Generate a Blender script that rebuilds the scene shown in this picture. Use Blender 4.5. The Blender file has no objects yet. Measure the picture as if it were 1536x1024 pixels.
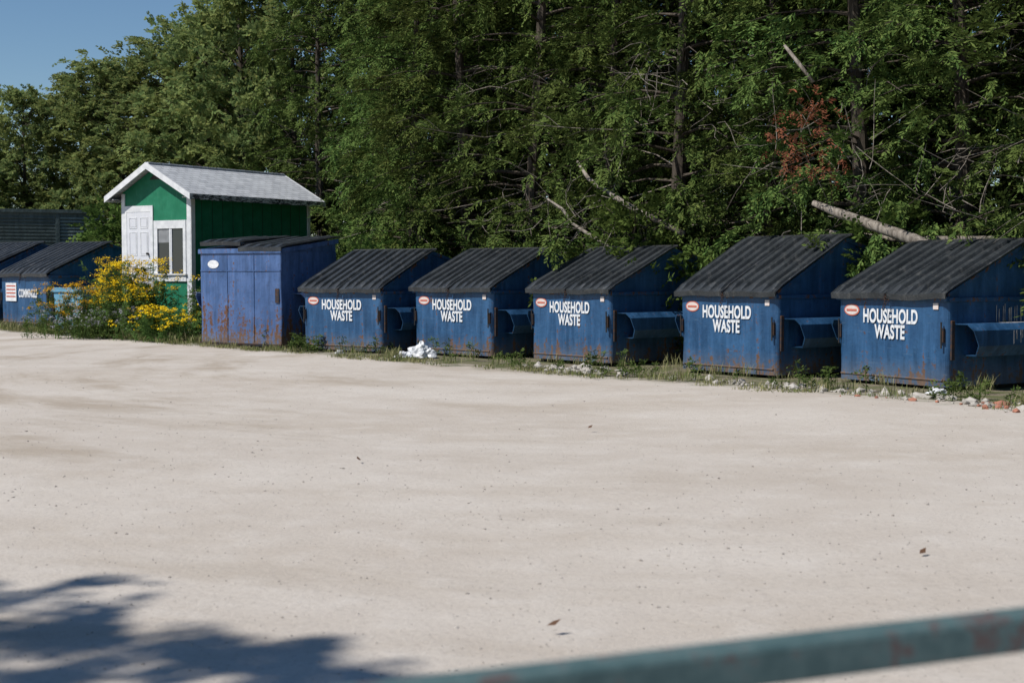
import bpy, math, random
import numpy as np
from mathutils import Vector, Matrix, Euler
random.seed(7)
S = bpy.context.scene
COL = S.collection

# ------------------------------------------------------------------ helpers
def link(o, parent=None):
    COL.objects.link(o)
    if parent: o.parent = parent
    return o

def empty(name, loc=(0,0,0), rz=0, sc=1):
    e = bpy.data.objects.new(name, None)
    e.empty_display_size = .2
    e.location = loc; e.rotation_euler = (0,0,rz)
    e.scale = (sc,)*3 if not isinstance(sc, tuple) else sc
    return link(e)

def mesh_obj(name, verts, faces, mats, parent=None, idx=None, smooth=False, bevel=0, seg=2):
    me = bpy.data.meshes.new(name)
    me.from_pydata([tuple(v) for v in verts], [], [tuple(f) for f in faces])
    if not isinstance(mats, (list,tuple)): mats=[mats]
    for m in mats: me.materials.append(m)
    if idx is not None: me.polygons.foreach_set('material_index', idx)
    if smooth: me.polygons.foreach_set('use_smooth', [True]*len(me.polygons))
    me.update()
    o = bpy.data.objects.new(name, me)
    link(o, parent)
    if bevel:
        b = o.modifiers.new('b','BEVEL'); b.width=bevel; b.segments=seg; b.limit_method='ANGLE'
        b.angle_limit=math.radians(35)
    return o

def quads_mesh(name, V, mat, extra=None):
    """V: (N,4,3) array of quads"""
    n=len(V); me=bpy.data.meshes.new(name)
    me.vertices.add(n*4); me.loops.add(n*4); me.polygons.add(n)
    me.vertices.foreach_set('co', V.reshape(-1).astype(np.float32))
    me.loops.foreach_set('vertex_index', np.arange(n*4,dtype=np.int32))
    me.polygons.foreach_set('loop_start', np.arange(0,n*4,4,dtype=np.int32))
    me.polygons.foreach_set('loop_total', np.full(n,4,dtype=np.int32))
    mats = mat if isinstance(mat,list) else [mat]
    for m in mats: me.materials.append(m)
    if extra is not None: me.polygons.foreach_set('material_index', extra.astype(np.int32))
    me.update(calc_edges=True)
    return me

def box(name, a, b, mat, parent=None, bevel=0):
    x0,y0,z0=a; x1,y1,z1=b
    v=[(x0,y0,z0),(x1,y0,z0),(x1,y1,z0),(x0,y1,z0),(x0,y0,z1),(x1,y0,z1),(x1,y1,z1),(x0,y1,z1)]
    f=[(0,3,2,1),(4,5,6,7),(0,1,5,4),(1,2,6,5),(2,3,7,6),(3,0,4,7)]
    return mesh_obj(name,v,f,mat,parent,bevel=bevel)

def prismY(name, poly, y0, y1, mat, parent=None, bevel=0):   # poly in (x,z)
    n=len(poly)
    v=[(p[0],y0,p[1]) for p in poly]+[(p[0],y1,p[1]) for p in poly]
    f=[tuple(range(n)), tuple(range(2*n-1,n-1,-1))]
    for i in range(n):
        j=(i+1)%n; f.append((i,i+n,j+n,j))
    o=mesh_obj(name,v,f,mat,parent,bevel=bevel); fixn(o); return o

def prismX(name, poly, x0, x1, mat, parent=None, bevel=0):   # poly in (y,z)
    n=len(poly)
    v=[(x0,p[0],p[1]) for p in poly]+[(x1,p[0],p[1]) for p in poly]
    f=[tuple(range(n)), tuple(range(2*n-1,n-1,-1))]
    for i in range(n):
        j=(i+1)%n; f.append((i,i+n,j+n,j))
    o=mesh_obj(name,v,f,mat,parent,bevel=bevel); fixn(o); return o

def fixn(o):
    import bmesh
    bm=bmesh.new(); bm.from_mesh(o.data)
    bmesh.ops.recalc_face_normals(bm,faces=bm.faces); bm.to_mesh(o.data); bm.free()

def tube_data(pts, rad, sides=7, V=None, F=None):
    V = [] if V is None else V; F = [] if F is None else F
    pts=[Vector(p) for p in pts]; base=len(V)
    for i,p in enumerate(pts):
        d=(pts[min(i+1,len(pts)-1)]-pts[max(i-1,0)]).normalized()
        a = d.cross(Vector((0.13,0.31,1)) if abs(d.z)<.9 else Vector((1,0.1,0))).normalized()
        b = d.cross(a)
        for k in range(sides):
            t=2*math.pi*k/sides
            V.append(p+(a*math.cos(t)+b*math.sin(t))*rad[i])
    for i in range(len(pts)-1):
        for k in range(sides):
            k2=(k+1)%sides
            F.append((base+i*sides+k, base+i*sides+k2, base+(i+1)*sides+k2, base+(i+1)*sides+k))
    F.append(tuple(base+k for k in range(sides))[::-1])
    F.append(tuple(base+(len(pts)-1)*sides+k for k in range(sides)))
    return V,F

# ------------------------------------------------------------------ materials
class NT:
    def __init__(s,name):
        s.m=bpy.data.materials.new(name); s.m.use_nodes=True
        s.t=s.m.node_tree; s.n=s.t.nodes; s.l=s.t.links
        s.p=s.n['Principled BSDF']; s.out=s.n['Material Output']
    def set(s,node,name,v):
        inp = node.inputs[int(name[1:])] if (name[0]=='i' and name[1:].isdigit()) else node.inputs[name]
        if isinstance(v,bpy.types.NodeSocket): s.l.new(v,inp)
        else:
            if isinstance(v,tuple) and len(v)==3 and inp.type=='RGBA': v=v+(1,)
            inp.default_value=v
    def math(s,op,a,b=0.0,c=None,clamp=False):
        x=s.n.new('ShaderNodeMath'); x.operation=op; x.use_clamp=clamp
        s.set(x,'i0',a); s.set(x,'i1',b)
        if c is not None: s.set(x,'i2',c)
        return x.outputs[0]
    def mix(s,f,a,b,bt='MIX'):
        x=s.n.new('ShaderNodeMix'); x.data_type='RGBA'; x.blend_type=bt
        s.set(x,'i0',f); s.set(x,'i6',a); s.set(x,'i7',b)
        return x.outputs[2]
    def sstep(s,v,lo,hi):
        x=s.n.new('ShaderNodeMapRange'); x.interpolation_type='SMOOTHSTEP'
        s.set(x,'i0',v); s.set(x,'i1',lo); s.set(x,'i2',hi); return x.outputs[0]
    def pos(s,scale=(1,1,1),obj=False):
        if obj: o=s.n.new('ShaderNodeTexCoord').outputs['Object']
        else: o=s.n.new('ShaderNodeNewGeometry').outputs['Position']
        m=s.n.new('ShaderNodeMapping'); s.l.new(o,m.inputs['Vector']); m.inputs['Scale'].default_value=scale
        return m.outputs[0]
    def noise(s,vec,scale,detail=4,rough=.55):
        x=s.n.new('ShaderNodeTexNoise'); s.l.new(vec,x.inputs['Vector'])
        x.inputs['Scale'].default_value=scale; x.inputs['Detail'].default_value=detail; x.inputs['Roughness'].default_value=rough
        return x.outputs['Fac']
    def bump(s,h,strength,dist):
        b=s.n.new('ShaderNodeBump'); s.l.new(h,b.inputs['Height']); b.inputs['Strength'].default_value=strength; b.inputs['Distance'].default_value=dist
        s.l.new(b.outputs[0],s.p.inputs['Normal']); return b
    def fin(s,col,rough=.6,spec=.5,metal=0):
        s.set(s.p,'Base Color',col); s.set(s.p,'Roughness',rough); s.set(s.p,'Metallic',metal)
        s.set(s.p,'Specular IOR Level',spec)
        return s.m

def simple(name,col,col2=None,scale=8,rough=.6,spec=.4,bump=0.0,metal=0):
    t=NT(name); p=t.pos(obj=True)
    n=t.noise(p,scale,4)
    c=t.mix(t.sstep(n,.3,.7),col,col2 or tuple(x*.75 for x in col))
    if bump: t.bump(n,bump,.01)
    return t.fin(c,rough,spec,metal)

def paint_mat(name, base, light, rustlev=.0, rustlow=.35, dark=.6, patch=.35, lowamt=.10):
    t=NT(name)
    w=t.pos(); st=t.pos((8,8,.8)); zz=t.n.new('ShaderNodeSeparateXYZ'); t.l.new(w,zz.inputs[0]); z=zz.outputs['Z']
    big=t.noise(w,1.6,4,.6); fine=t.noise(w,14,5,.7); streak=t.noise(st,1,4,.65); scr=t.noise(t.pos((3,3,30)),1.2,3,.7)
    c=t.mix(t.sstep(big,.3,.7),base,light)
    c=t.mix(t.math('MULTIPLY',t.sstep(streak,.46,.72),.6),c,tuple(min(1,x*1.3+k) for x,k in zip(light,(.015,.025,.04))))
    c=t.mix(t.math('MULTIPLY',t.sstep(streak,.46,.3),.5),c,tuple(x*.5 for x in base))
    c=t.mix(t.math('MULTIPLY',t.sstep(fine,.52,.75),.4),c,tuple(x*dark*.5 for x in base))
    c=t.mix(t.math('MULTIPLY',t.sstep(scr,.60,.74),patch),c,(.11,.17,.25))
    low=t.sstep(z,rustlow+.25,.0)
    rn=t.math('ADD',t.math('MULTIPLY',streak,.55),t.math('MULTIPLY',fine,.5))
    rn=t.math('ADD',rn,t.math('MULTIPLY',low,lowamt))
    rn=t.math('ADD',rn,rustlev)
    rm=t.sstep(rn,.615,.69)
    rc=t.mix(t.noise(w,30,2),(.05,.022,.012),(.17,.08,.04))
    c=t.mix(rm,c,rc)
    dust=t.math('MULTIPLY',t.sstep(z,.45,.0),t.math('MULTIPLY',big,.65))
    c=t.mix(dust,c,(.19,.18,.16))
    t.bump(t.math('ADD',t.math('MULTIPLY',big,3.0),t.math('MULTIPLY',fine,.12)),.4,.03)
    r=t.math('MULTIPLY_ADD',rm,.3,.45)
    return t.fin(c,r,.35)

M_blue = paint_mat('blue_paint',(.013,.053,.128),(.026,.086,.188),rustlev=.004,lowamt=.12)
M_blue0= paint_mat('old_blue_paint',(.040,.085,.20),(.072,.13,.285),rustlev=.025,rustlow=1.1,lowamt=.13)
M_bluerim= paint_mat('blue_rim_paint',(.013,.053,.128),(.026,.086,.188),rustlev=.08)

def lid_mat():
    t=NT('lid_plastic'); w=t.pos(); a=t.noise(w,2.2,4,.65); b=t.noise(w,35,3,.7); sc=t.noise(t.pos((5,5,1.2)),1.5,4,.7)
    c=t.mix(t.sstep(a,.3,.7),(.014,.017,.020),(.036,.041,.046))
    c=t.mix(t.math('MULTIPLY',t.sstep(b,.5,.72),.35),c,(.11,.11,.108))
    c=t.mix(t.math('MULTIPLY',t.sstep(sc,.54,.72),.45),c,(.125,.125,.122))
    t.bump(t.math('ADD',a,t.math('MULTIPLY',b,.1)),.35,.03)
    return t.fin(c,.42,.45)
M_lid=lid_mat()
M_black=simple('dark_steel',(.012,.013,.016),(.03,.025,.02),10,.6)
M_rust=simple('rusty_steel',(.07,.035,.02),(.02,.025,.035),18,.8,.3,.3)
M_white=simple('white_lettering',(.74,.75,.76),(.55,.57,.6),14,.5)
M_red=simple('sticker_red',(.5,.13,.08),(.42,.12,.09),20,.5)
M_pink=simple('sticker_white',(.62,.5,.46),(.6,.58,.56),20,.5)
M_concrete=simple('rubble_stone',(.46,.43,.39),(.27,.25,.22),10,.9,.2,.4)
M_bag=simple('white_plastic_film',(.72,.72,.72),(.5,.52,.55),6,.35,.5)
M_brick=simple('rubble_brick',(.4,.17,.11),(.3,.14,.1),10,.9,.2,.4)
M_wash=simple('spilled_white_paint',(.42,.40,.38),(.2,.2,.22),9,.7,.3)

def leaf_mat(name, cols, trans=.3, patch=None, sat=1):
    t=NT(name); g=t.n.new('ShaderNodeNewGeometry')
    r=t.n.new('ShaderNodeValToRGB'); r.color_ramp.elements[0].color=cols[0]+(1,); r.color_ramp.elements[1].color=cols[-1]+(1,)
    for i,c in enumerate(cols[1:-1]):
        e=r.color_ramp.elements.new((i+1)/(len(cols)-1)); e.color=c+(1,)
    t.l.new(g.outputs['Random Per Island'],r.inputs[0])
    n=t.noise(t.pos(),.8,1); col=r.outputs[0]
    oi=t.n.new('ShaderNodeObjectInfo')
    col=t.mix(t.math('MULTIPLY',t.sstep(n,.4,.65),.45),col,patch or cols[-1])
    h=t.n.new('ShaderNodeHueSaturation'); t.l.new(col,h.inputs['Color'])
    t.l.new(t.math('MULTIPLY_ADD',oi.outputs['Random'],.035,.49),h.inputs['Hue'])
    t.l.new(t.math('MULTIPLY_ADD',oi.outputs['Random'],.45,.75),h.inputs['Value'])
    col=h.outputs[0]
    df=t.n.new('ShaderNodeBsdfDiffuse'); t.l.new(col,df.inputs['Color'])
    t.n.remove(t.p)
    if trans>0:
        tr=t.n.new('ShaderNodeBsdfTranslucent'); t.l.new(col,tr.inputs['Color'])
        mx=t.n.new('ShaderNodeMixShader'); mx.inputs[0].default_value=trans
        t.l.new(df.outputs[0],mx.inputs[1]); t.l.new(tr.outputs[0],mx.inputs[2]); t.l.new(mx.outputs[0],t.out.inputs[0])
    else: t.l.new(df.outputs[0],t.out.inputs[0])
    return t.m
M_cedar=leaf_mat('cedar_foliage',[(.030,.052,.016),(.066,.104,.028),(.108,.150,.040),(.155,.192,.056)],.18,(.125,.155,.043))
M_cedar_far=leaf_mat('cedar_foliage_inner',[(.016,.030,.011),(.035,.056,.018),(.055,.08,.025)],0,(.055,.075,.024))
M_decid=leaf_mat('broadleaf_foliage',[(.13,.19,.07),(.18,.245,.09),(.23,.28,.11),(.29,.30,.10)],.42,(.26,.28,.085))
M_shrub=leaf_mat('shrub_foliage',[(.05,.09,.02),(.09,.14,.035),(.13,.18,.045)],.3)
M_dead=leaf_mat('dead_foliage',[(.26,.10,.05),(.36,.15,.08),(.16,.08,.045)],.2,(.3,.12,.06))
M_grass=leaf_mat('grass_blades',[(.08,.11,.03),(.13,.16,.05),(.22,.2,.1),(.32,.28,.16)],.2)
M_weed=leaf_mat('weed_leaves',[(.05,.09,.025),(.09,.14,.04),(.12,.17,.05)],.2)
M_yellow=leaf_mat('yellow_petals',[(.65,.38,.02),(.8,.5,.03),(.7,.42,.02)],.2,(.75,.45,.02))
M_palefl=leaf_mat('pale_petals',[(.4,.38,.5),(.6,.6,.6)],.2,(.5,.5,.55))

def bark_mat(name,a,b):
    t=NT(name); p=t.pos((6,6,1)); n=t.noise(p,3,4,.7)
    t.bump(n,.6,.03); return t.fin(t.mix(t.sstep(n,.3,.7),a,b),.9,.2)
M_bark=bark_mat('bark',(.035,.028,.022),(.09,.075,.06))
M_pale=bark_mat('bleached_deadwood',(.10,.085,.07),(.31,.275,.235))
M_twig=bark_mat('dead_twigs',(.08,.068,.056),(.24,.21,.18))

# ------------------------------------------------------------------ ground
def ground_mat():
    t=NT('gravel_ground'); w=t.pos()
    sx=t.n.new('ShaderNodeSeparateXYZ'); t.l.new(w,sx.inputs[0]); X,Y=sx.outputs[0],sx.outputs[1]
    d=t.math('ADD',t.math('MULTIPLY',X,.75),t.math('MULTIPLY',Y,.66))
    nb=t.noise(w,.35,3,.6); nm=t.noise(w,2.2,5,.65); nf=t.noise(w,30,5,.75); nt=t.noise(t.pos((.5,1.0,1)),.45,5,.6)
    c=t.mix(t.sstep(nb,.3,.7),(.470,.420,.368),(.535,.490,.440))
    c=t.mix(t.math('MULTIPLY',t.sstep(nt,.45,.7),.55),c,(.41,.352,.29))
    c=t.mix(t.math('MULTIPLY',t.sstep(nm,.45,.75),.45),c,(.585,.545,.50))
    dx=t.math('SUBTRACT',X,5.0); dy=t.math('SUBTRACT',Y,27.0)
    r=t.math('SQRT',t.math('ADD',t.math('MULTIPLY',dx,dx),t.math('MULTIPLY',dy,dy)))
    an=t.math('ARCTAN2',dy,dx)
    cv=t.n.new('ShaderNodeCombineXYZ'); t.l.new(t.math('MULTIPLY',r,.8),cv.inputs[0]); t.l.new(t.math('MULTIPLY',an,3.2),cv.inputs[1])
    tr=t.noise(cv.outputs[0],1.0,5,.65)
    msk=t.math('MULTIPLY',t.sstep(t.math('ADD',X,t.math('MULTIPLY',nb,6)),6,-2),t.sstep(nt,.3,.55))
    c=t.mix(t.math('MULTIPLY',t.math('MULTIPLY',t.sstep(tr,.46,.66),.75),t.math('MULTIPLY_ADD',msk,.85,.15)),c,(.335,.28,.22))
    c=t.mix(t.math('MULTIPLY',t.sstep(nf,.5,.3),.45),c,(.31,.275,.24))
    c=t.mix(t.math('MULTIPLY',t.sstep(nf,.58,.72),.3),c,(.63,.60,.56))
    v=t.n.new('ShaderNodeTexVoronoi'); t.l.new(w,v.inputs['Vector']); v.inputs['Scale'].default_value=30
    peb=t.sstep(v.outputs['Distance'],.2,.12)
    vc=t.n.new('ShaderNodeSeparateColor'); t.l.new(v.outputs['Color'],vc.inputs[0])
    peb=t.math('MULTIPLY',peb,t.sstep(vc.outputs[0],.58,.62))
    c=t.mix(t.math('MULTIPLY',peb,.42),c,t.mix(vc.outputs[1],(.22,.2,.18),(.52,.5,.48)))
    dn=t.math('ADD',d,t.math('MULTIPLY',t.math('SUBTRACT',nm,.5),2.0))
    m=t.sstep(dn,15.2,16.2)
    soil=t.mix(t.sstep(nf,.35,.65),(.12,.10,.065),(.27,.235,.18))
    soil=t.mix(t.sstep(nm,.4,.6),soil,(.11,.12,.055))
    c=t.mix(m,c,soil)
    m2=t.sstep(dn,18.5,20); c=t.mix(m2,c,(.05,.045,.025))
    h=t.math('ADD',t.math('MULTIPLY',nf,.5),t.math('MULTIPLY',nm,1.2))
    t.bump(h,.6,.025)
    return t.fin(c,.95,.1)
M_ground=ground_mat()
xs=np.concatenate([[-900,-300,-120,-70],np.arange(-40,41,1.0),[70,120,300,900]])
ys=np.concatenate([[-600,-200,-60,-20],np.arange(-6,61,1.0),[90,160,400,1200]])
gv=[];gf=[]
for y in ys:
    for x in xs:
        z=0.025*math.sin(x*.55+y*.31)*math.cos(y*.4-x*.2) if (abs(x)<39 and -5<y<59) else 0
        gv.append((x,y,z-.02))
nx=len(xs)
for j in range(len(ys)-1):
    for i in range(nx-1): gf.append((j*nx+i,j*nx+i+1,(j+1)*nx+i+1,(j+1)*nx+i))
mesh_obj('gravel_ground',gv,gf,M_ground,smooth=True)

# ------------------------------------------------------------------ dumpsters
def text_obj(name, body, cx, y, ztop, width, mat, parent, size=.27, xs=None, line=.82):
    cu=bpy.data.curves.new(name,'FONT'); cu.body=body; cu.size=size; cu.align_x='CENTER'; cu.align_y='TOP'
    cu.offset=.009; cu.extrude=.0006; cu.space_line=line; cu.space_character=1.05
    tmp=bpy.data.objects.new(name+'_c',cu); COL.objects.link(tmp)
    bpy.context.view_layer.update()
    dg=bpy.context.evaluated_depsgraph_get()
    me=bpy.data.meshes.new_from_object(tmp.evaluated_get(dg))
    wd=tmp.dimensions.x
    bpy.data.objects.remove(tmp)
    me.materials.clear(); me.materials.append(mat)
    o=bpy.data.objects.new(name,me); link(o,parent)
    o.rotation_euler=(math.pi/2,0,0); o.location=(cx,y,ztop); o.scale=(width/wd,1,1)
    return o

def ellipse(name,cx,cz,rx,rz,y,mat,parent):
    n=28
    v=[(cx+rx*math.cos(2*math.pi*k/n),y,cz+rz*math.sin(2*math.pi*k/n)) for k in range(n)]
    return mesh_obj(name,v,[tuple(range(n))],mat,parent)

def rounded_rect(x0,x1,y0,y1,r,n=5):
    pts=[]
    for cx,cy,a0 in ((x1-r,y0+r,-90),(x1-r,y1-r,0),(x0+r,y1-r,90),(x0+r,y0+r,180)):
        for k in range(n+1):
            a=math.radians(a0+90*k/n); pts.append((cx+r*math.cos(a),cy+r*math.sin(a)))
    return pts

def shell(name, w, D, z0, z1, r, mat, parent, seed, taper=0.012):
    ring=rounded_rect(-w,0,0,D,r)
    pts=[]
    for i in range(len(ring)):
        a=Vector(ring[i]); b=Vector(ring[(i+1)%len(ring)]); L=(b-a).length; k=max(1,int(L/.25))
        for q in range(k): pts.append(a.lerp(b,q/k))
    V=[];F=[];n=len(pts); levels=7
    for l in range(levels+1):
        t=l/levels; z=z0+(z1-z0)*t
        for p in pts:
            cx,cy=-w/2,D/2
            s=1-taper*(1-t)
            dx=.010*math.sin(p.x*5.1+z*4.3+seed)*math.sin(math.pi*t)
            dy=.007*(1+math.sin(p.x*4.7+z*3.1+seed*2.3))*math.sin(math.pi*t)
            V.append((cx+(p.x-cx)*s+dx, cy+(p.y-cy)*s+dy, z))
    for l in range(levels):
        for k in range(n):
            k2=(k+1)%n; F.append((l*n+k,l*n+k2,(l+1)*n+k2,(l+1)*n+k))
    F.append(tuple(range(n))[::-1]); F.append(tuple(levels*n+k for k in range(n)))
    return mesh_obj(name,V,F,mat,parent,smooth=False)

def lid(name, x0, x1, p0, p1, parent, seed, ribs=5, open_=0):
    rng=random.Random(seed)
    nxn=ribs*10; nt=10; V=[];F=[]
    dy=p1[0]-p0[0]; dz=p1[1]-p0[1]; L=math.hypot(dy,dz); ny,nz=-dz/L,dy/L
    amp=rng.uniform(-.02,.03); tw=rng.uniform(-.015,.04); wv=rng.uniform(.003,.012); wp=rng.uniform(0,6)
    rows=[-.001]+[i/nt for i in range(nt+1)]
    for r,t in enumerate(rows):
        for i in range(nxn+1):
            u=i/nxn; x=x0+(x1-x0)*u
            ph=(u*ribs)%1.0
            rib=.05*min(1,max(0,(0.27-abs(ph-.5))/.08))
            if u<.02 or u>.98: rib=.03
            e=1 if .03<t<.93 else .0
            wob=wv*math.sin(u*7+wp+t*3)
            if r==0: h=-.085+wob
            else:
                h=rib*e+amp*math.sin(math.pi*u)*math.sin(math.pi*t)+tw*(u-.5)*(1-t)+wob*(1-t*.8)
                h+=open_*(1-t)
            if r==0: h+=tw*(u-.5)+open_
            tt=max(t,0)
            V.append((x, p0[0]+dy*tt+ny*h*(1 if r else .4), p0[1]+dz*tt+nz*h))
    n=nxn+1
    for r in range(len(rows)-1):
        for i in range(nxn): F.append((r*n+i,r*n+i+1,(r+1)*n+i+1,(r+1)*n+i))
    o=mesh_obj(name,V,F,M_lid,parent)
    s=o.modifiers.new('s','SOLIDIFY'); s.thickness=.022; s.offset=-1
    return o

def fork_pocket(name, side, y0, y1, parent, mat):
    outer=[(0,.90),(.235,.90),(.315,.81),(.315,.60),(.20,.45),(0,.45)]
    inner=[(.0,.885),(.23,.885),(.30,.803),(.30,.607),(.193,.465),(.0,.465)]
    V=[];F=[];n=6
    for prof in (outer,inner):
        for yy in (0,1):
            for k,(x,z) in enumerate(prof):
                cut = (0 if yy==1 else (.90-z)*.5)
                V.append((x, (y0+cut) if yy==0 else y1, z))
    for k in range(n-1):
        F.append((k,k+1,k+7,k+6)); F.append((12+k,18+k,19+k,13+k)); F.append((k,12+k,13+k,k+1)); F.append((6+k,7+k,19+k,18+k))
    o=mesh_obj(name,V,F,mat,parent); fixn(o)
    return o

def dumpster(name, R, theta, w=2.1, D=2.3, fh=1.25, ph=2.02, py=1.6, rh=1.84, seed=1, label='HOUSEHOLD\nWASTE', sc=1.0, z=0.0, sign=False, split=.5, spill=False):
    e=empty(name,(R[0],R[1],z),-math.radians(theta),sc)
    P=e
    shell('lower_body',w,D,.03,fh-.03,.09,M_blue,P,seed)
    box('base_skid_left',(-w+.15,.12,-.04),(-w+.3,D-.12,.035),M_black,P)
    box('base_skid_right',(-.3,.12,-.04),(-.15,D-.12,.035),M_black,P)
    g=.045
    prismX('upper_hopper',[(g,fh-.032),(g,fh+.02),(py,ph-.03),(D-.05,rh),(D-.05,fh-.032)],-w+g,-g,M_blue,P,bevel=.01)
    box('rim_front',(-w-.02,-.03,fh-.055),(.02,.03,fh+.015),M_bluerim,P,.01)
    box('rim_right',(-.05,.032,fh-.055),(.025,D+.02,fh+.005),M_bluerim,P,.01)
    box('rim_left',(-w-.025,.032,fh-.055),(-w+.05,D+.02,fh+.005),M_bluerim,P,.01)
    for nm,xa,xb in (('cheek_edge_right',-.065,-.005),('cheek_edge_left',-w+.005,-w+.065)):
        prismX(nm,[(.03,fh+.016),(.03,fh+.06),(py,ph+.0),(py+.06,ph-.0),(D-.03,rh+.03),(D-.03,rh-.02),(py,ph-.06)],xa,xb,M_bluerim,P)
    x0=-w-.05; x1=.05; xm=x0+(x1-x0)*split
    lid('lid_left',x0,xm-.014,(-.10,fh+.045),(py+.04,ph+.06),P,seed*3+1,5)
    lid('lid_right',xm+.014,x1,(-.10,fh+.045),(py+.04,ph+.06),P,seed*3+2,5)
    V,F=tube_data([(x0-.02,py+.05,ph+.045),(x1+.02,py+.05,ph+.045)],[.022,.022],8)
    mesh_obj('hinge_rod',V,F,M_black,P)
    fork_pocket('fork_pocket_right',1,.14,D-.2,P,M_blue)
    o=fork_pocket('fork_pocket_left',1,.14,D-.2,P,M_blue); o.scale=(-1,1,1); o.location=(-w,0,0)
    for nm,x in (('corner_bracket_right',-.09),('corner_bracket_left',-w+.03)):
        box(nm,(x,-.025,.64),(x+.055,.02,.84),M_rust,P,.008)
        V,F=tube_data([(x+.028,-.03,.56),(x+.028,-.035,.92)],[.012,.012],6)
        mesh_obj(nm+'_pin',V,F,M_black,P)
    box('pocket_mouth_plate',(.0,.075,.40),(.03,.14,.94),M_rust,P,.006)
    V,F=tube_data([(-w+.07,.012,.12),(-.07,.012,.12)],[.014,.014],6)
    mesh_obj('bottom_weld_bar',V,F,M_bluerim,P)
    if label:
        if sign:
            box('notice_sign',(-w*.88,-.012,fh-.62),(-w*.66,-.004,fh-.18),M_white,P)
            for k in range(4): box('notice_line_%d'%k,(-w*.865,-.016,fh-.27-.085*k),(-w*.675,-.0125,fh-.235-.085*k),M_red,P)
            text_obj('label_text',label,-w*.42,-.012,fh-.30,.38*w,M_white,P,.27)
        else:
            text_obj('label_text',label,-w*.5,-.004,fh-.15,.50*w,M_white,P,.27)
            ellipse('sticker_border',-w*.86,fh-.20,.15,.085,-.004,M_red,P)
            ellipse('sticker_face',-w*.86,fh-.20,.13,.067,-.0065,M_pink,P)
            box('sticker_band',(-w*.86-.10,-.011,fh-.218),(-w*.86+.10,-.0075,fh-.186),M_red,P)
            box('serial_tag',(-.23,-.010,fh-.16),(-.14,-.003,fh-.075),M_pink,P)
    if spill:
        r2=random.Random(4)
        for k in range(9):
            y=1.0+.06*k+r2.uniform(-.02,.02); ww=r2.uniform(.01,.03)
            box('paint_run_%d'%k,(.0135,y,.905),(.016,y+ww,fh-.07-r2.uniform(0,.1)),M_wash,P)
            box('paint_run_top_%d'%k,(.02,y,.9005),(.23,y+ww*1.6,.9035),M_wash,P)
            box('paint_run_out_%d'%k,(.3155,y,.60+r2.uniform(0,.1)),(.318,y+ww*1.4,.805),M_wash,P)
    V=[];F=[]
    for k in range(5):
        zc=fh+.02-k*.045; cxx=xm+.02*math.sin(k)
        pts=[(cxx+.016*math.cos(a)*(1 if k%2 else .3),-.115+.016*math.cos(a)*(.3 if k%2 else 1),zc+.03*math.sin(a)) for a in [i*math.pi/4 for i in range(9)]]
        tube_data(pts,[.006]*9,5,V,F)
    mesh_obj('latch_chain',V,F,M_rust,P)
    return e

dumpster('dumpster',(-2.57,28.0),36,w=2.14,seed=1,D=2.3,fh=1.22)
dumpster('dumpster',(-.38,26.5),43,w=2.12,seed=2,D=2.2)
dumpster('dumpster',(1.69,24.5),49,w=2.05,seed=3,D=2.35)
dumpster('dumpster',(4.0,21.5),53,w=2.1,seed=4,D=2.4,ph=2.14,rh=1.9)
dumpster('dumpster',(5.9,19.3),58,w=2.04,seed=5,D=2.4,spill=True)
dumpster('recycling_dumpster',(-13.04,40.1),43,w=2.35,seed=6,D=2.2,label='COMMINGLE',sc=1.2,sign=True)
dumpster('recycling_dumpster',(-15.7,42.1),43,w=2.2,seed=7,D=2.2,label='COMMINGLE',sc=1.22,sign=True)

def tall_dumpster(R,theta):
    P=empty('tall_dumpster',(R[0],R[1],0),-math.radians(theta)); w=2.45; D=1.75; fh=2.10; rh=2.33
    shell('body',w,D,.02,fh-.06,.03,M_blue0,P,11,taper=.006)
    prismX('upper_body',[(.02,fh-.062),(.02,fh-.0),(D-.02,rh-.02),(D-.02,fh-.062)],-w+.02,-.02,M_blue0,P)
    box('rim_front',(-w-.03,-.035,fh-.10),(.03,.02,fh),M_blue0,P,.008)
    prismX('rim_right',[(.022,fh-.1),(.022,fh-.0),(D+.02,rh),(D+.02,rh-.1)],-.02,.032,M_blue0,P)
    prismX('rim_left',[(.022,fh-.1),(.022,fh-.0),(D+.02,rh),(D+.02,rh-.1)],-w-.032,-w+.02,M_blue0,P)
    lid('lid_left',-w-.04,-w/2-.02,(.05,fh+.03),(D+.05,rh+.06),P,31,4,open_=.13)
    lid('lid_right',-w/2+.0,.05,(-.05,fh+.03),(D+.05,rh+.05),P,32,4)
    for k,x in enumerate((-w*.66,-w*.33)):
        box('seam_%d'%k,(x,-.008,.1),(x+.015,.0,fh-.1),M_blue0,P)
    box('seam_h',(-w+.02,-.013,1.62),(-.02,-.001,1.64),M_blue0,P)
    box('latch_plate',(-.16,-.018,.95),(-.05,-.002,1.25),M_rust,P,.004)
    ellipse('sticker_face',-w*.83,fh-.33,.17,.09,-.006,M_white,P)
    fork_pocket('fork_pocket_right',1,.35,D-.15,P,M_blue0).location=(0,0,.25)
    o=fork_pocket('fork_pocket_left',1,.1,D-.15,P,M_blue0); o.scale=(-1,1,1); o.location=(-w,0,.25)
    V,F=tube_data([(-w-.01,-.015,.06),(.01,-.015,.06)],[.016,.016],6); mesh_obj('bottom_rail',V,F,M_rust,P)
tall_dumpster((-4.87,30.0),35)

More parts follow.
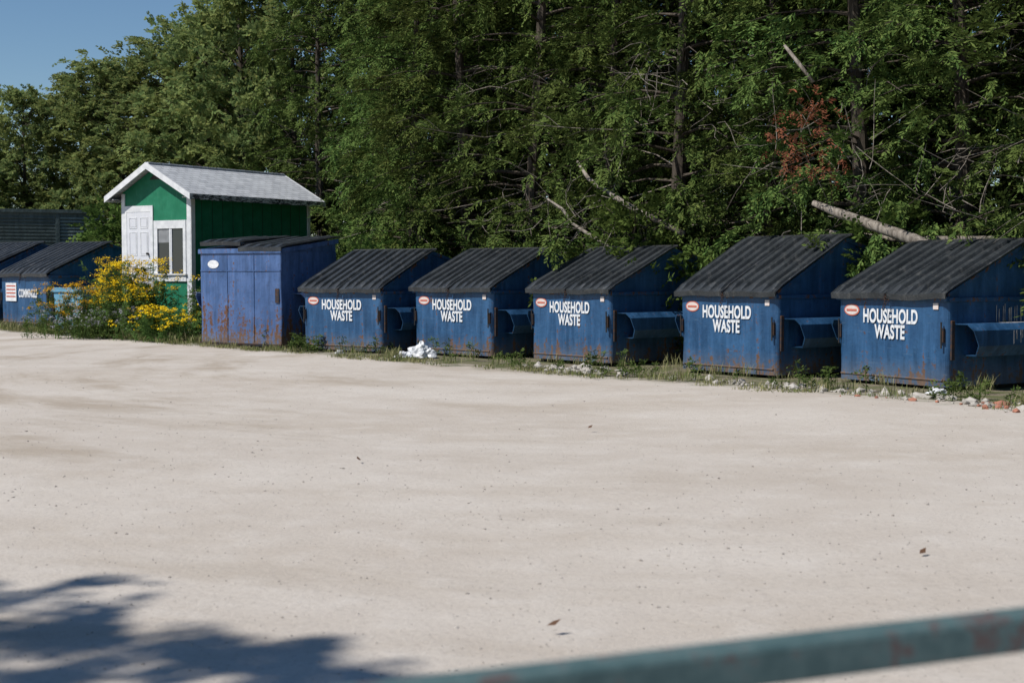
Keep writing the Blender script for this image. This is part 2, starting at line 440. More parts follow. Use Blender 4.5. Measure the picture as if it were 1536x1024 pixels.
# ------------------------------------------------------------------ shed
def shed():
    M_green=NT('green_siding'); w=M_green.pos(obj=True); n=M_green.noise(w,3,5,.65); st=M_green.noise(M_green.pos((20,20,2),obj=True),1,4,.6)
    c=M_green.mix(M_green.sstep(n,.35,.7),(.006,.13,.065),(.015,.17,.09))
    c=M_green.mix(M_green.math('MULTIPLY',M_green.sstep(st,.58,.72),.5),c,(.06,.2,.13))
    M_green.bump(st,.3,.006); mg=M_green.fin(c,.6,.3)
    mw=simple('white_trim',(.68,.69,.70),(.55,.56,.58),6,.55)
    md=simple('white_door',(.62,.63,.66),(.56,.57,.61),3,.5)
    R=NT('roof_shingles'); p=R.pos(obj=True)
    sep=R.n.new('ShaderNodeSeparateXYZ'); R.l.new(p,sep.inputs[0])
    cb=R.n.new('ShaderNodeCombineXYZ'); R.l.new(sep.outputs[1],cb.inputs[0]); R.l.new(R.math('MULTIPLY',sep.outputs[0],1.12),cb.inputs[1])
    br=R.n.new('ShaderNodeTexBrick'); R.l.new(cb.outputs[0],br.inputs['Vector'])
    br.inputs['Color1'].default_value=(.38,.40,.43,1); br.inputs['Color2'].default_value=(.5,.52,.55,1); br.inputs['Mortar'].default_value=(.18,.185,.19,1)
    br.inputs['Scale'].default_value=1; br.inputs['Mortar Size'].default_value=.009; br.inputs['Brick Width'].default_value=.3; br.inputs['Row Height'].default_value=.14
    nn=R.noise(p,2.5,5,.7); c=R.mix(R.math('MULTIPLY',R.sstep(nn,.4,.7),.5),br.outputs['Color'],(.58,.6,.62))
    R.bump(R.math('MULTIPLY',br.outputs['Fac'],-1),.5,.01); mr=R.fin(c,.85,.2)
    worn=NT('worn_fascia'); nz=worn.noise(worn.pos((3,3,12),obj=True),2.5,5,.7)
    mf=worn.fin(worn.mix(worn.sstep(nz,.42,.55),(.6,.6,.6),(.05,.05,.055)),.8,.2)
    mgl=NT('window_glass'); mglm=mgl.fin((.03,.035,.04),.08,.6)
    mblind=simple('blind',(.25,.26,.27))
    P=empty('green_shed',(-8.62,38.3,0),-math.radians(32.4))
    W=2.64; L=4.85; hw=3.78; hp=4.46; xm=-W/2
    prismY('walls',[(-W,-.05),(0,-.05),(0,hw),(xm,hp),(-W,hw)],0,L,mg,P)
    for k in range(1,12): box('groove_%d'%k,(.0,k*.4,.02),(.006,k*.4+.012,hw-.05),M_black,P)
    def zr(x): return 4.56-.54*abs(x-xm)
    for nm,xe in (('roof_right',.30),('roof_left',-W-.30)):
        prismY(nm,[(xm,zr(xm)),(xe,zr(xe)),(xe,zr(xe)-.05),(xm,zr(xm)-.05)],-.32,L+.32,mr,P)
    box('ridge_cap',(xm-.09,-.325,4.52),(xm+.09,L+.325,4.575),mr,P,.02)
    for yy,nm in ((-.36,'rake_front'),(L+.322,'rake_back')):
        for k,xe in enumerate((.32,-W-.32)):
            prismY('%s_%d'%(nm,k),[(xm,zr(xm)+.012),(xe,zr(xe)+.012),(xe,zr(xe)-.15),(xm,zr(xm)-.17)],yy,yy+.038,mw,P)
    box('eave_fascia_right',(.302,-.32,zr(.3)-.15),(.325,L+.32,zr(.3)-.0),mf,P)
    box('eave_fascia_left',(-W-.325,-.32,zr(.3)-.15),(-W-.302,L+.32,zr(.3)-.0),mw,P)
    for nm,xa in (('soffit_right',.003),('soffit_left',-W-.3)):
        box(nm,(xa,-.318,zr(.3)-.10),(xa+.297,L+.318,zr(.3)-.08),mf,P)
    box('corner_trim_front_right',(-.13,-.028,-.02),(.0,-.003,hw-.02),mw,P)
    box('corner_trim_side',(.008,-.028,-.02),(.034,.12,hw-.14),mw,P)
    box('corner_trim_front_left',(-W,-.028,-.02),(-W+.13,-.003,hw-.02),mw,P)
    box('corner_trim_back_right',(.008,L-.12,-.02),(.034,L,hw-.14),mw,P)
    box('door_casing_left',(-W+.132,-.03,1.0),(-W+.2,-.004,3.42),mw,P)
    box('door_casing_top',(-W+.2,-.03,3.25),(-1.42,-.004,3.42),mw,P)
    box('door_casing_right',(-1.52,-.03,1.0),(-1.42,-.004,3.25),mw,P)
    box('door_slab',(-W+.2,-.022,1.02),(-1.52,-.004,3.25),md,P)
    x0=-W+.2; dw=(-1.52-x0)
    for c_ in (0,1):
        for (za,zb) in ((1.2,1.95),(2.05,2.7),(2.8,3.1)):
            xa=x0+.1+c_*(dw/2-.03); xb=xa+dw/2-.16
            for (A,B) in (((xa,za),(xb,za+.02)),((xa,zb-.02),(xb,zb)),((xa,za+.021),(xa+.02,zb-.021)),((xb-.02,za+.021),(xb,zb-.021))):
                box('door_panel_edge',(A[0],-.032,A[1]),(B[0],-.0225,B[1]),mw,P)
            box('door_panel',(xa+.04,-.03,za+.04),(xb-.04,-.0225,zb-.04),md,P,.004)
    V,F=tube_data([(-1.6,-.03,2.1),(-1.6,-.09,2.1)],[.03,.035],8); mesh_obj('door_knob',V,F,M_black,P)
    box('landing',(-W+.05,-1.0,.92),(-1.4,-.035,.99),M_pale,P)
    for k in range(4): box('step_%d'%k,(-W+.1,-1.0-.26*(k+1),.72-.2*k),(-1.45,-1.0-.26*k,.76-.2*k),M_pale,P)
    for k,(xx) in enumerate((-W+.1,-1.5)): box('landing_post_%d'%k,(xx,-.95,-.02),(xx+.08,-.87,.92),M_pale,P)
    wx0,wx1=-1.37,-.16; wz0,wz1=1.35,3.0
    box('window_frame_top',(wx0,-.05,wz1-.22),(wx1,-.004,wz1),mw,P)
    box('window_frame_bottom',(wx0,-.05,wz0),(wx1,-.004,wz0+.17),mw,P)
    box('window_sill',(wx0-.03,-.10,wz0+.172),(wx1+.03,-.004,wz0+.205),mw,P)
    box('window_frame_left',(wx0,-.05,wz0+.207),(wx0+.14,-.004,wz1-.222),mw,P)
    box('window_frame_right',(wx1-.10,-.05,wz0+.207),(wx1,-.004,wz1-.222),mw,P)
    box('window_mullion',((wx0+wx1)/2-.02,-.04,wz0+.207),((wx0+wx1)/2+.03,-.004,wz1-.222),mw,P)
    box('window_sash',((wx0+wx1)/2+.032,-.034,wz0+.207),((wx0+wx1)/2+.07,-.004,wz1-.222),md,P)
    box('window_glass',(wx0+.14,-.014,wz0+.207),(wx1-.10,-.006,wz1-.222),mglm,P)
    box('window_blind',(wx0+.16,-.02,wz1-.6),((wx0+wx1)/2-.03,-.0145,wz1-.23),mblind,P)
    box('band_board',(wx1+.002,-.03,wz0+.0),(-.132,-.0035,wz1),mw,P)
    prismY('gable_dark_triangle',[(xm-.22,4.12),(xm+.22,4.12),(xm,4.3)],-.02,-.004,M_black,P)  # flat dark triangle just below the gable peak
shed()

# ------------------------------------------------------------------ big roll-off container behind the bins
def container():
    mc=paint_mat('container_paint',(.06,.08,.075),(.085,.11,.105),rustlev=-.02)
    mc2=paint_mat('container_door_paint',(.13,.18,.18),(.17,.22,.22),rustlev=-.02)
    ang=math.atan2(.43,.9)
    P=empty('shipping_container',(-14.5,50.5,0),ang); L=11
    box('body',(-L,.04,.1),(0,2.4,3.66),mc,P)
    for k in range(26): box('rib_%d'%k,(-L+.1,-.01,.5+k*.118),(-1.6,.039,.56+k*.118),mc,P,.01)
    for k in range(26): box('door_rib_%d'%k,(-1.45,-.0,.5+k*.118),(-.12,.039,.56+k*.118),mc2,P,.01)
    box('corner_post',(-.1,-.03,.1),(.02,.038,3.6),mc,P)
    box('mid_post',(-1.6,-.03,.1),(-1.46,.038,3.6),mc,P)
    box('top_rail',(-L-.02,-.05,3.66),(.05,.3,3.78),mc,P)
    box('bottom_rail',(-L-.02,-.05,-.02),(.05,2.4,.098),mc,P)
container()

# ------------------------------------------------------------------ foliage
def norm(a): return a/np.maximum(np.linalg.norm(a,axis=-1,keepdims=True),1e-6)
def fronds(rng,B,Dr,Ls,nl,ll,lw,droop=.3,flat=.4,spread=.8):
    N=len(B); up=np.array([0,0,1.0])+rng.normal(0,flat,(N,3))
    side=norm(np.cross(Dr,up)); pn=norm(np.cross(side,Dr))
    t=(np.arange(nl)+.5)/nl; t=t[None,:]+rng.uniform(-.3/nl,.3/nl,(N,nl))
    sg=np.where(np.arange(nl)%2==0,1.0,-1.0)[None,:,None]
    pos=B[:,None,:]+Dr[:,None,:]*(Ls[:,None]*t)[...,None]
    pos[...,2]-=droop*(Ls[:,None]*t*t)
    ld=Dr[:,None,:]*.7+side[:,None,:]*sg*spread+rng.normal(0,.25,(N,nl,3)); ld[...,2]-=droop*.6
    ld=norm(ld)*(ll*(1.15-.5*t)*rng.uniform(.6,1.3,(N,nl)))[...,None]
    pj=norm(pn[:,None,:]+rng.normal(0,.35,(N,nl,3)))
    wd=norm(np.cross(ld,pj))*(lw*rng.uniform(.7,1.3,(N,nl)))[...,None]
    q=np.stack([pos,pos+ld*.5+wd,pos+ld,pos+ld*.5-wd],axis=2)
    return q.reshape(-1,4,3)

def make_tree(name,seed,H,Rad,kind,nb,nt,nl,ll,lw,leafmat,barkmat=M_bark,h0=.5,trunk_r=.16,dead=8,skip=.04,per=4):
    rng=np.random.default_rng(seed); V=[];F=[];Vd=[];Fd=[]
    lean=rng.normal(0,.03,2)
    tp=[];
    for k in range(9):
        t=k/8; tp.append((lean[0]*H*t+.08*math.sin(t*5+seed),lean[1]*H*t+.08*math.cos(t*4+seed),-.2+(H*.97+.2)*t))
    tube_data(tp,[trunk_r*(1.35-.35*min(1,k*2))*(1-.9*(k/8)) + .012 for k in range(9)],8,V,F)
    def trunk(z):
        t=min(1,max(0,z/H)); return np.array([lean[0]*H*t+.08*math.sin(t*5+seed),lean[1]*H*t+.08*math.cos(t*4+seed),z])
    B=[];Dv=[];Ls=[]
    for b in range(nb):
        u=(b+.5)/nb; h=h0+(H-h0-.1)*u**.92+rng.normal(0,.15)
        az=b*2.399+rng.normal(0,.5); r=min(1,h/H)
        if kind=='cedar': Lb=Rad*(max(0,1-r**1.8))**.7*rng.uniform(.5,1.2)+.25; rise=.15+.25*r; dr=.38
        else: Lb=Rad*math.sin(math.pi*min(1,.18+.80*r))**.6*rng.uniform(.55,1.15)+.15; rise=.55+.5*r; dr=.25
        o=np.array([math.cos(az),math.sin(az),0]); lat=np.array([-o[1],o[0],0]); s=trunk(min(h,H*.95))
        cv=rng.normal(0,.15)
        def path(t): return s+o*Lb*t+lat*Lb*cv*t*t+np.array([0,0,Lb*(rise*t-dr*t*t)])
        bp=[path(t) for t in (0,.3,.6,.9)]
        tube_data(bp,[.035*(1-.5*r)+.008,.02,.012,.005],4,V,F)
        if rng.random()<skip : continue
        n=int(nt*rng.uniform(.6,1.2)*(.35+.65*Lb/Rad))
        nc=max(2,n//per); ct=rng.uniform(.22,1.0,nc)**.8; cl=rng.normal(0,.18,nc)*Lb*(.35+.75*ct)
        ci=rng.integers(0,nc,n); lo=cl[ci]
        cz=rng.normal(0,.13,nc)
        P=np.array([path(x) for x in ct])[ci]+lat[None]*lo[:,None]+rng.normal(0,.07,(n,3)); P[:,2]+=cz[ci]-np.abs(lo)*.2
        cd=o[None]*rng.uniform(.3,1,nc)[:,None]+lat[None]*(np.sign(cl)*rng.uniform(0,.9,nc))[:,None]
        if kind=='cedar': cd[:,2]=rng.uniform(-.7,.5,nc)
        else: cd[:,2]=rng.uniform(-.3,.8,nc)
        d=norm(cd)[ci]+rng.normal(0,.42,(n,3))
        B.append(P);Dv.append(norm(d));Ls.append(rng.uniform(.22,.5,n)*(1 if kind=='cedar' else 1.1))
    for k in range(dead):
        az=rng.uniform(0,6.28); h=rng.uniform(.8,H*.5); s=trunk(h); o=np.array([math.cos(az),math.sin(az),rng.uniform(-.3,.4)])
        L=Rad*rng.uniform(.7,1.1); kx=rng.normal(0,.12,3)
        pts=[s+o*L*t+kx*math.sin(t*4) for t in (0,.25,.5,.75,1)]
        tube_data(pts,[.016,.013,.010,.007,.002],4,Vd,Fd)
        for q in range(4):
            t=rng.uniform(.35,.9); p=s+o*L*t+kx*math.sin(t*4); dd=norm(o+rng.normal(0,.6,3)); l2=rng.uniform(.3,.7)
            tube_data([p,p+dd*l2*.5,p+dd*l2+np.array([0,0,-.08])],[.007,.005,.002],3,Vd,Fd)
    Q=fronds(rng,np.vstack(B),np.vstack(Dv),np.concatenate(Ls),nl,ll,lw,droop=.35 if kind=='cedar' else .15,flat=.3 if kind=='cedar' else .9,spread=.6 if kind=='cedar' else .8)
    fm=quads_mesh(name+'_foliage',Q,leafmat)
    tm=bpy.data.meshes.new(name+'_trunk'); nF=len(F); off=len(V)
    V2=V+Vd; F2=F+[tuple(i+off for i in f) for f in Fd]
    tm.from_pydata([tuple(v) for v in V2],[],F2); tm.materials.append(barkmat); tm.materials.append(M_twig)
    tm.polygons.foreach_set('material_index',[0]*nF+[1]*len(Fd)); tm.update()
    return tm,fm

def place(name,var,x,y,sc=1,rz=None,z=0,sz=None):
    e=empty(name,(x,y,z),random.uniform(0,6.28) if rz is None else rz,(sc,sc,sz or sc))
    link(bpy.data.objects.new('trunk_and_limbs',var[0]),e); link(bpy.data.objects.new('crown',var[1]),e)
    return e

ced=[make_tree('cedar%d'%i,20+i,H,R_,'cedar',nb,48,19,.115,.0165,M_cedar,h0=h0,dead=dd,skip=.06,per=5) for i,(H,R_,nb,h0,dd) in enumerate([(10.5,2.2,98,.4,9),(12,2.4,110,.9,14),(9.5,2.1,90,.3,7),(11.5,2.5,106,1.4,16)])]
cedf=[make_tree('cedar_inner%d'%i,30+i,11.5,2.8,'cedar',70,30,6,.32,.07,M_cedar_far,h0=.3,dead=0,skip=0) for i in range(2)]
dec=[make_tree('poplar%d'%i,50+i,H,R_,'decid',95,44,11,.17,.048,M_decid,h0=h0,dead=2,skip=0,per=3) for i,(H,R_,h0) in enumerate([(11,2.7,.8),(12.5,3.0,.7)])]
shr=[make_tree('shrub%d'%i,70+i,H,R_,'decid',34,20,11,.13,.035,M_shrub,h0=.1,trunk_r=.03,dead=1,skip=.1) for i,(H,R_) in enumerate([(2.4,1.2),(1.7,1.1)])]

p0=np.array([-6.8,30.5]); du=np.array([.66,-.75]); dn=np.array([.75,.66])
def SD(s,d): q=p0+du*s+dn*(d-15.0); return float(q[0]),float(q[1])
rr=random.Random(3)
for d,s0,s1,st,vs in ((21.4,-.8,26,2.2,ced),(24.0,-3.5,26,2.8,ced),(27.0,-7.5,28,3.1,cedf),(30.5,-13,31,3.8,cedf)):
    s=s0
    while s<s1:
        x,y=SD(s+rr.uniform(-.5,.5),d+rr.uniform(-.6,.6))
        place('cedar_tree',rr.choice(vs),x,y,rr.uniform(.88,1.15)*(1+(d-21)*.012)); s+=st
for (x,y,v) in [(-4.1,45.5,1),(-6.3,47.6,3),(-2.9,42.3,2)]:
    place('cedar_tree',ced[v],x,y,1.1)
for (x,y,sc,v,sz) in [(-19.6,57,.85,0,.78),(-17.3,58,.95,1,.76),(-15.3,56.5,1.05,0,.88),(-13.2,55.5,1.1,1,.82),(-11.2,53.5,1.1,0,1.0),(-9.6,52,1.1,1,1.05),(-7.6,51,1.0,0,1.25),
                   (-22.3,60,.9,1,.6),(-25,58,.9,0,.66),(-18.6,63,1.05,1,.72),(-14,61,1.15,0,.9),(-11,59,1.15,1,.96),(-28,64,1.1,0,.7),(-4.5,54,1.1,1,1.2),(-21.2,56.5,.8,1,.5)]:
    place('broadleaf_tree',dec[v],x,y,sc,sz=sz)
for (s,d,sc) in [(-.7,19.2,.95),(1.2,19.3,.9),(3,19.6,.8),(5.5,19.6,.9),(8.6,19.6,.95),(9.8,19.7,1.0),(11.6,19.5,.75),(14,19.8,.8),(17,19.5,.8),(20,19.4,1.),(23,19.5,1)]:
    x,y=SD(s,d); place('shrub',shr[rr.choice([0,1])],x,y,sc*rr.uniform(.9,1.15))
for (x,y,sc) in [(-12,44.5,1.1),(-11,45,1.2),(-12.6,47.5,1.5),(-10.8,47.5,1.5),(-3.3,41.3,1.2),(-2.6,38.2,1.1)]:
    place('shrub',shr[rr.choice([0,1])],x,y,sc)
place('broadleaf_tree',dec[1],-10.95,.2,1.0,rz=.6)

def log(name,pts,rad,mat=M_pale):
    V,F=tube_data(pts,rad,9); mesh_obj(name,V,F,mat,smooth=True)
log('fallen_log',[(4.9,23.2,2.72),(5.2,22.9,2.56),(5.75,22.4,2.3),(6.2,22.0,2.10),(7.6,21.0,1.2)],[.05,.075,.09,.095,.1])
log('fallen_log',[(5.2,23.3,2.25),(6.1,22.6,2.12),(7.5,21.6,2.1)],[.04,.05,.05])
log('fallen_log',[(1.29,28.2,3.78),(1.50,27.95,3.42),(1.72,27.75,3.25),(2.2,27.3,2.88),(3.2,26.5,2.3)],[.025,.04,.045,.055,.06])
log('fallen_log',[(.70,28.3,3.05),(.98,27.95,2.84),(1.18,27.8,2.54),(1.76,27.3,2.14),(2.6,26.6,1.6)],[.018,.028,.03,.04,.04])
log('fallen_log',[(4.52,23.8,5.35),(4.7,23.6,5.05),(4.93,23.45,4.7)],[.025,.035,.03])
V=[];F=[];rg=np.random.default_rng(5)
for (s,d,z,n) in [(7.6,19.5,2.6,22),(6.2,19.8,3.2,10),(12.2,19.4,3.8,26),(13.5,19.4,2.8,20),(15.5,19.5,2.6,20),(10.2,19.8,4.6,10),(17.5,19.5,3.0,14),(8.6,19.7,5.2,14),(4.0,20,2.6,6)]:
    for q in range(n):
        x,y=SD(s+rg.normal(0,.5),d+rg.normal(0,.25)); p=np.array([x,y,z+rg.normal(0,.5)])
        o=norm(rg.normal(0,1,3)*np.array([1,.5,.8])); L=rg.uniform(.5,1.4); kx=rg.normal(0,.08,3)
        tube_data([p+o*L*t+kx*math.sin(t*5) for t in (0,.25,.5,.75,1)],[.008,.007,.006,.004,.002],4,V,F)
mesh_obj('dead_branches',V,F,M_pale)
B=[];
for (x,y,z,r,n) in [(4.70,22.8,3.72,.26,45),(4.78,22.7,4.28,.18,28),(4.48,22.9,3.52,.2,28),(4.95,22.7,3.28,.14,14)]:
    B.append(rg.normal(0,1,(n,3))*r+np.array([x,y,z]))
B=np.vstack(B); me=quads_mesh('dead_spray',fronds(rg,B,norm(rg.normal(0,1,(len(B),3))+np.array([0,0,-.5])),rg.uniform(.12,.28,len(B)),9,.08,.013),M_dead)
link(bpy.data.objects.new('dead_cedar_spray',me))

# ------------------------------------------------------------------ grass and weeds along the edge
rg=np.random.default_rng(12)
def blades(C,n,hmin,hmax,w,spread):
    N=len(C)*n; base=np.repeat(C,n,axis=0)+rg.normal(0,1,(N,3))*np.array([spread,spread,0]); base[:,2]=-.02
    h=np.repeat(rg.uniform(hmin,hmax,len(C)),n)*rg.uniform(.5,1.15,N)
    az=rg.uniform(0,6.28,N); o=np.stack([np.cos(az),np.sin(az),np.zeros(N)],1); ln=rg.uniform(.1,.7,N)
    tip=base+o*(h*ln)[:,None]; tip[:,2]+=h
    mid=base+o*(h*ln*.3)[:,None]; mid[:,2]+=h*.55
    wd=np.stack([-o[:,1],o[:,0],np.zeros(N)],1)*w
    return np.stack([base-wd*.5,mid-wd,tip,mid+wd],1)
C=[]
for s in np.arange(-3,21,.045):
    dens=.5+.5*math.sin(s*1.3)+.35*math.sin(s*3.7+1)
    if s>8: dens*=.45
    for q in range(rg.poisson(max(.1,1.3*dens))):
        x,y=SD(s,15.2+abs(rg.normal(0,.42))+.1*math.sin(s*2)); C.append((x,y,0))
C=np.array(C)
g1=blades(C,26,.03,.11,.006,.07)
T=[]
for s in list(rg.uniform(-2,20.5,32))+[13.0,13.1,13.2,18.6,18.8,15.6]:
    x,y=SD(s,15.45+abs(rg.normal(0,.3))); T.append((x,y,0))
for s in rg.uniform(0,20,50):
    x,y=SD(s,rg.uniform(16.2,18.5)); T.append((x,y,0))
g2=blades(np.array(T),36,.10,.27,.005,.08)
T2=[]
for q in range(260):
    s=rg.uniform(-16,-1); x,y=SD(s,15.3+abs(rg.normal(0,.7))); T2.append((x,y,0))
g3=blades(np.array(T2),30,.06,.3,.008,.1)
link(bpy.data.objects.new('grass',quads_mesh('grass',np.vstack([g1,g2,g3]),M_grass)))

def weeds(name,pts,hr,flower,leafn=16,fm=M_yellow,fn=26,fr=.10,mat=M_weed):
    Q=[];idx=[];SV=[];SF=[]
    for (x,y) in pts:
        h=rg.uniform(*hr); ln=rg.normal(0,.12,2)*h
        top=np.array([x+ln[0],y+ln[1],h]); b=np.array([x,y,-.02])
        tube_data([b,(b+top)/2+np.array([ln[0]*-.2,0,0]),top],[.008,.006,.003],3,SV,SF)
        nl=int(leafn*h/.8)+4; t=rg.uniform(.08,.97,nl); Bp=b+(top-b)*t[:,None]
        dd=rg.normal(0,1,(nl,3)); dd[:,2]=rg.uniform(.0,.8,nl)
        q=fronds(rg,Bp,norm(dd),rg.uniform(.1,.24,nl)*(1.2-.6*t),8,.07,.012,droop=.3,flat=.5); Q.append(q); idx.append(np.zeros(len(q)))
        if flower and rg.random()<.85:
            for c in range(rg.integers(1,4)):
                ctr=top+rg.normal(0,.09,3)*np.array([1,1,.7])
                n=fn; P=ctr+rg.normal(0,1,(n,3))*np.array([fr*.5,fr*.5,fr*.22])
                sz=.018; a=rg.uniform(0,6.28,n); e1=np.stack([np.cos(a),np.sin(a),rg.normal(0,.4,n)],1)*sz; e2=np.stack([-np.sin(a),np.cos(a),rg.normal(0,.4,n)],1)*sz
                q=np.stack([P-e1,P-e2,P+e1,P+e2],1); Q.append(q); idx.append(np.ones(n))
    e=empty(name)
    link(bpy.data.objects.new('leaves_and_flowers',quads_mesh(name,np.vstack(Q),[mat,fm],np.concatenate(idx))),e)
    mesh_obj('stems',SV,SF,mat,e)
pts=[(rg.normal(-9.35,.42),rg.normal(35.0,.55)) for _ in range(120)]
weeds('yellow_wildflowers',pts,(.9,1.95),True,fn=34,fr=.14)
pts=[(rg.normal(-10.9,.65),rg.normal(36.6,.6)) for _ in range(90)]
weeds('yellow_wildflowers',pts,(.6,1.35),True,fn=30,fr=.12)
pts=[(rg.normal(-8.1,.45),rg.normal(33.2,.45)) for _ in range(80)]
weeds('yellow_wildflowers',pts,(.25,.8),True,fn=18,fr=.08)
pts=[(rg.normal(-9.8,.8),rg.normal(34.3,.4)) for _ in range(110)]
weeds('wild_aster_plants',pts,(.25,.75),True,fm=M_palefl,fn=10,fr=.08)
pts=[(rg.normal(-7.4,.12),rg.normal(33.2,.2)) for _ in range(8)]
weeds('pale_stalk_weeds',pts,(.9,1.4),True,fm=M_palefl,fn=14,fr=.07)
pts=[(rg.uniform(-4.5,-3.9),rg.uniform(28.4,29)) for _ in range(16)]+[SD(rg.uniform(9,20),rg.uniform(15.6,16.3)) for _ in range(40)]+[SD(rg.uniform(-1,9),rg.uniform(16,17)) for _ in range(30)]
weeds('low_weeds',pts,(.12,.38),False)

# ------------------------------------------------------------------ stones, rubble, litter
def stones(name,P,sz,mat):
    import bmesh
    bm=bmesh.new(); bmesh.ops.create_icosphere(bm,subdivisions=1,radius=1); bv=np.array([v.co[:] for v in bm.verts]); bf=[tuple(v.index for v in f.verts) for f in bm.faces]; bm.free()
    V=[];F=[]
    for p,s in zip(P,sz):
        o=len(V); sc=rg.uniform(.6,1.3,3)*s; sc[2]*=.65; a=rg.uniform(0,6.28)
        vv=bv*(1+rg.normal(0,.16,(len(bv),1)))*sc; c_,s_=math.cos(a),math.sin(a)
        vv=np.stack([vv[:,0]*c_-vv[:,1]*s_,vv[:,0]*s_+vv[:,1]*c_,vv[:,2]],1)+np.array([p[0],p[1],p[2]])
        V.extend(vv.tolist()); F.extend([tuple(i+o for i in f) for f in bf])
    return mesh_obj(name,V,F,mat)
M_peb=simple('pebble_stone',(.42,.385,.35),(.25,.225,.2),3,.9,.2)
n=6500
yy=4.5+rg.uniform(0,1,n)**1.3*24; xx=rg.uniform(-.42,.45,n)*yy*1.2
ok=(.75*xx+.66*yy)<15.4
P=np.stack([xx,yy,np.full(n,-.015)],1)[ok]
P[:,2]=.025*np.sin(P[:,0]*.55+P[:,1]*.31)*np.cos(P[:,1]*.4-P[:,0]*.2)-.018
stones('loose_gravel',P,rg.lognormal(-5.3,.36,len(P)),M_peb)
P=[];Z=[]
for (s,d,k,r) in [(10.2,16.2,70,.5),(11.0,15.9,60,.5),(14.5,15.9,60,.7),(18.8,15.6,70,.8),(16.5,15.7,50,.8),(20,15.2,40,.6)]:
    for q in range(k):
        x,y=SD(s+rg.normal(0,r),d+rg.normal(0,.22)); P.append((x,y,.01)); Z.append(rg.lognormal(-3.4,.5))
stones('rubble',P,Z,M_concrete)
P=[SD(18.5+rg.normal(0,1.0),15.45+rg.normal(0,.2))+(.01,) for q in range(26)]
stones('brick_fragments',P,rg.lognormal(-3.4,.4,26),M_brick)
def bag(name,x,y,sx,sy,sz,seed):
    import bmesh
    from mathutils import noise
    bm=bmesh.new(); bmesh.ops.create_icosphere(bm,subdivisions=4,radius=1)
    for v in bm.verts:
        c=v.co.copy(); f=1+.55*noise.noise(c*1.7+Vector((seed,0,0)))+.35*abs(noise.noise(c*5+Vector((seed,3,0))))
        v.co=Vector((c.x*f*sx,c.y*f*sy,max(-.15,c.z*f)*sz))
    me=bpy.data.meshes.new(name); bm.to_mesh(me); bm.free(); me.materials.append(M_bag)
    o=bpy.data.objects.new(name,me); o.location=(x,y,.03); link(o)
bag('plastic_bag',-1.70,26.7,.23,.16,.19,1); bag('plastic_bag',-2.0,26.5,.15,.12,.08,5); bag('plastic_bag',5.55,18.5,.12,.08,.06,9); bag('plastic_bag',-3.35,27.6,.08,.06,.05,12)
Q=[]
for (x,y) in [(2.33,8.0),(.19,6.35),(-1.3,12.),(4.5,11.5),(.8,14.5)]:
    a=rg.uniform(0,3); e1=np.array([math.cos(a),math.sin(a),.25])*.035; e2=np.array([-math.sin(a),math.cos(a),.3])*.018; c=np.array([x,y,.02])
    Q.append([c-e1,c-e2,c+e1+[0,0,.01],c+e2])
link(bpy.data.objects.new('fallen_leaves',quads_mesh('fallen_leaves',np.array(Q),simple('dry_leaf',(.12,.06,.03)))))
def cart():
    mb=simple('light_blue_plastic',(.12,.3,.42),(.1,.26,.38),4,.5)
    P=empty('recycling_cart',(-11.9,38.2,0),-math.radians(35))
    prismY('tub',[(-.55,0),(.5,0),(.6,1.05),(-.65,1.05)],0,.8,mb,P,.02)
    box('rim',(-.70,-.05,1.052),(.65,.85,1.13),mb,P,.02)
    box('cover',(-.66,-.03,1.132),(.61,.83,1.18),mb,P,.02)
cart()

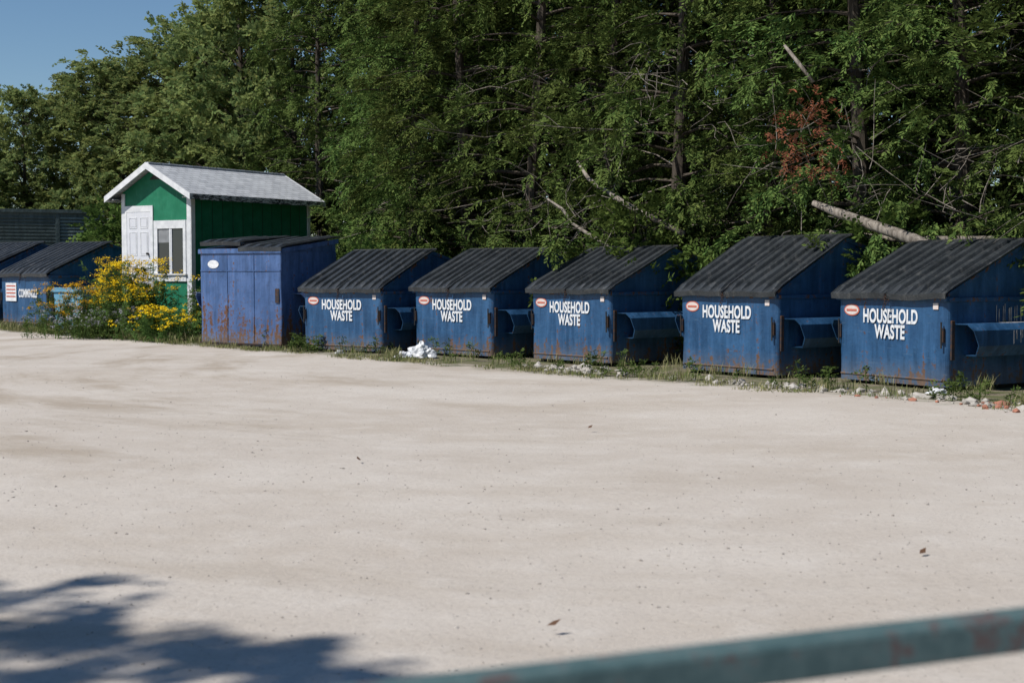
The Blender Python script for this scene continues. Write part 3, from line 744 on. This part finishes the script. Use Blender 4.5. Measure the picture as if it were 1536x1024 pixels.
# ------------------------------------------------------------------ foreground railing
def railing():
    t=NT('rail_paint'); w=t.pos(); n=t.noise(w,14,5,.7); n2=t.noise(w,50,4)
    c=t.mix(t.sstep(n,.35,.6),(.055,.10,.105),(.09,.145,.148))
    c=t.mix(t.math('MULTIPLY',t.sstep(t.math('ADD',n,t.math('MULTIPLY',n2,.3)),.68,.80),.7),c,(.11,.05,.045))
    m=t.fin(c,.6,.3)
    P=empty('metal_railing'); d=Vector((.963,.40,0)).normalized(); c0=Vector((.743,2.065,1.078))
    ang=math.atan2(d.y,d.x)
    P.location=c0; P.rotation_euler=(0,0,ang)
    box('top_rail',(-6,-.026,-.03),(6,.026,.026),m,P,.008)
    for k,x in enumerate((-5.2,-3.2,1.6,3.6,5.6)):
        box('post_%d'%k,(x-.025,-.024,-1.1),(x+.025,.024,-.031),m,P,.006)
    box('lower_rail_right',(1.626,-.02,-.6),(3.574,.02,-.56),m,P,.006)
railing()

# ------------------------------------------------------------------ light, world, camera
el=math.radians(49); sh=Vector((-.85,-.53,0)).normalized()
sdir=Vector((sh.x*math.cos(el),sh.y*math.cos(el),math.sin(el)))
L=bpy.data.lights.new('sun','SUN'); L.energy=5.0; L.angle=math.radians(.5); L.color=(1,.955,.89)
lo=bpy.data.objects.new('sun',L); lo.rotation_euler=sdir.to_track_quat('Z','Y').to_euler(); lo.location=(-20,-10,30); link(lo)
W=bpy.data.worlds.new('World'); S.world=W; W.use_nodes=True
nt=W.node_tree; bg=nt.nodes['Background']; sk=nt.nodes.new('ShaderNodeTexSky'); sk.sky_type='NISHITA'; sk.sun_disc=False
sk.sun_elevation=el; sk.sun_rotation=math.atan2(sh.x,sh.y); sk.altitude=400; sk.dust_density=.1; sk.ozone_density=3.0
hs=nt.nodes.new('ShaderNodeHueSaturation'); hs.inputs['Saturation'].default_value=1.12
nt.links.new(sk.outputs[0],hs.inputs['Color']); nt.links.new(hs.outputs[0],bg.inputs[0]); bg.inputs[1].default_value=.088
cam=bpy.data.cameras.new('camera'); cam.sensor_width=36; cam.lens=50; cam.clip_end=3000; cam.clip_start=.05
co=bpy.data.objects.new('camera',cam); co.location=(0,0,1.6); co.rotation_euler=(math.radians(90-2.79),0,0); link(co)
cam.dof.use_dof=True; cam.dof.focus_distance=24; cam.dof.aperture_fstop=3.4
S.camera=co
S.view_settings.view_transform='Standard'; S.view_settings.look='None'; S.view_settings.exposure=0
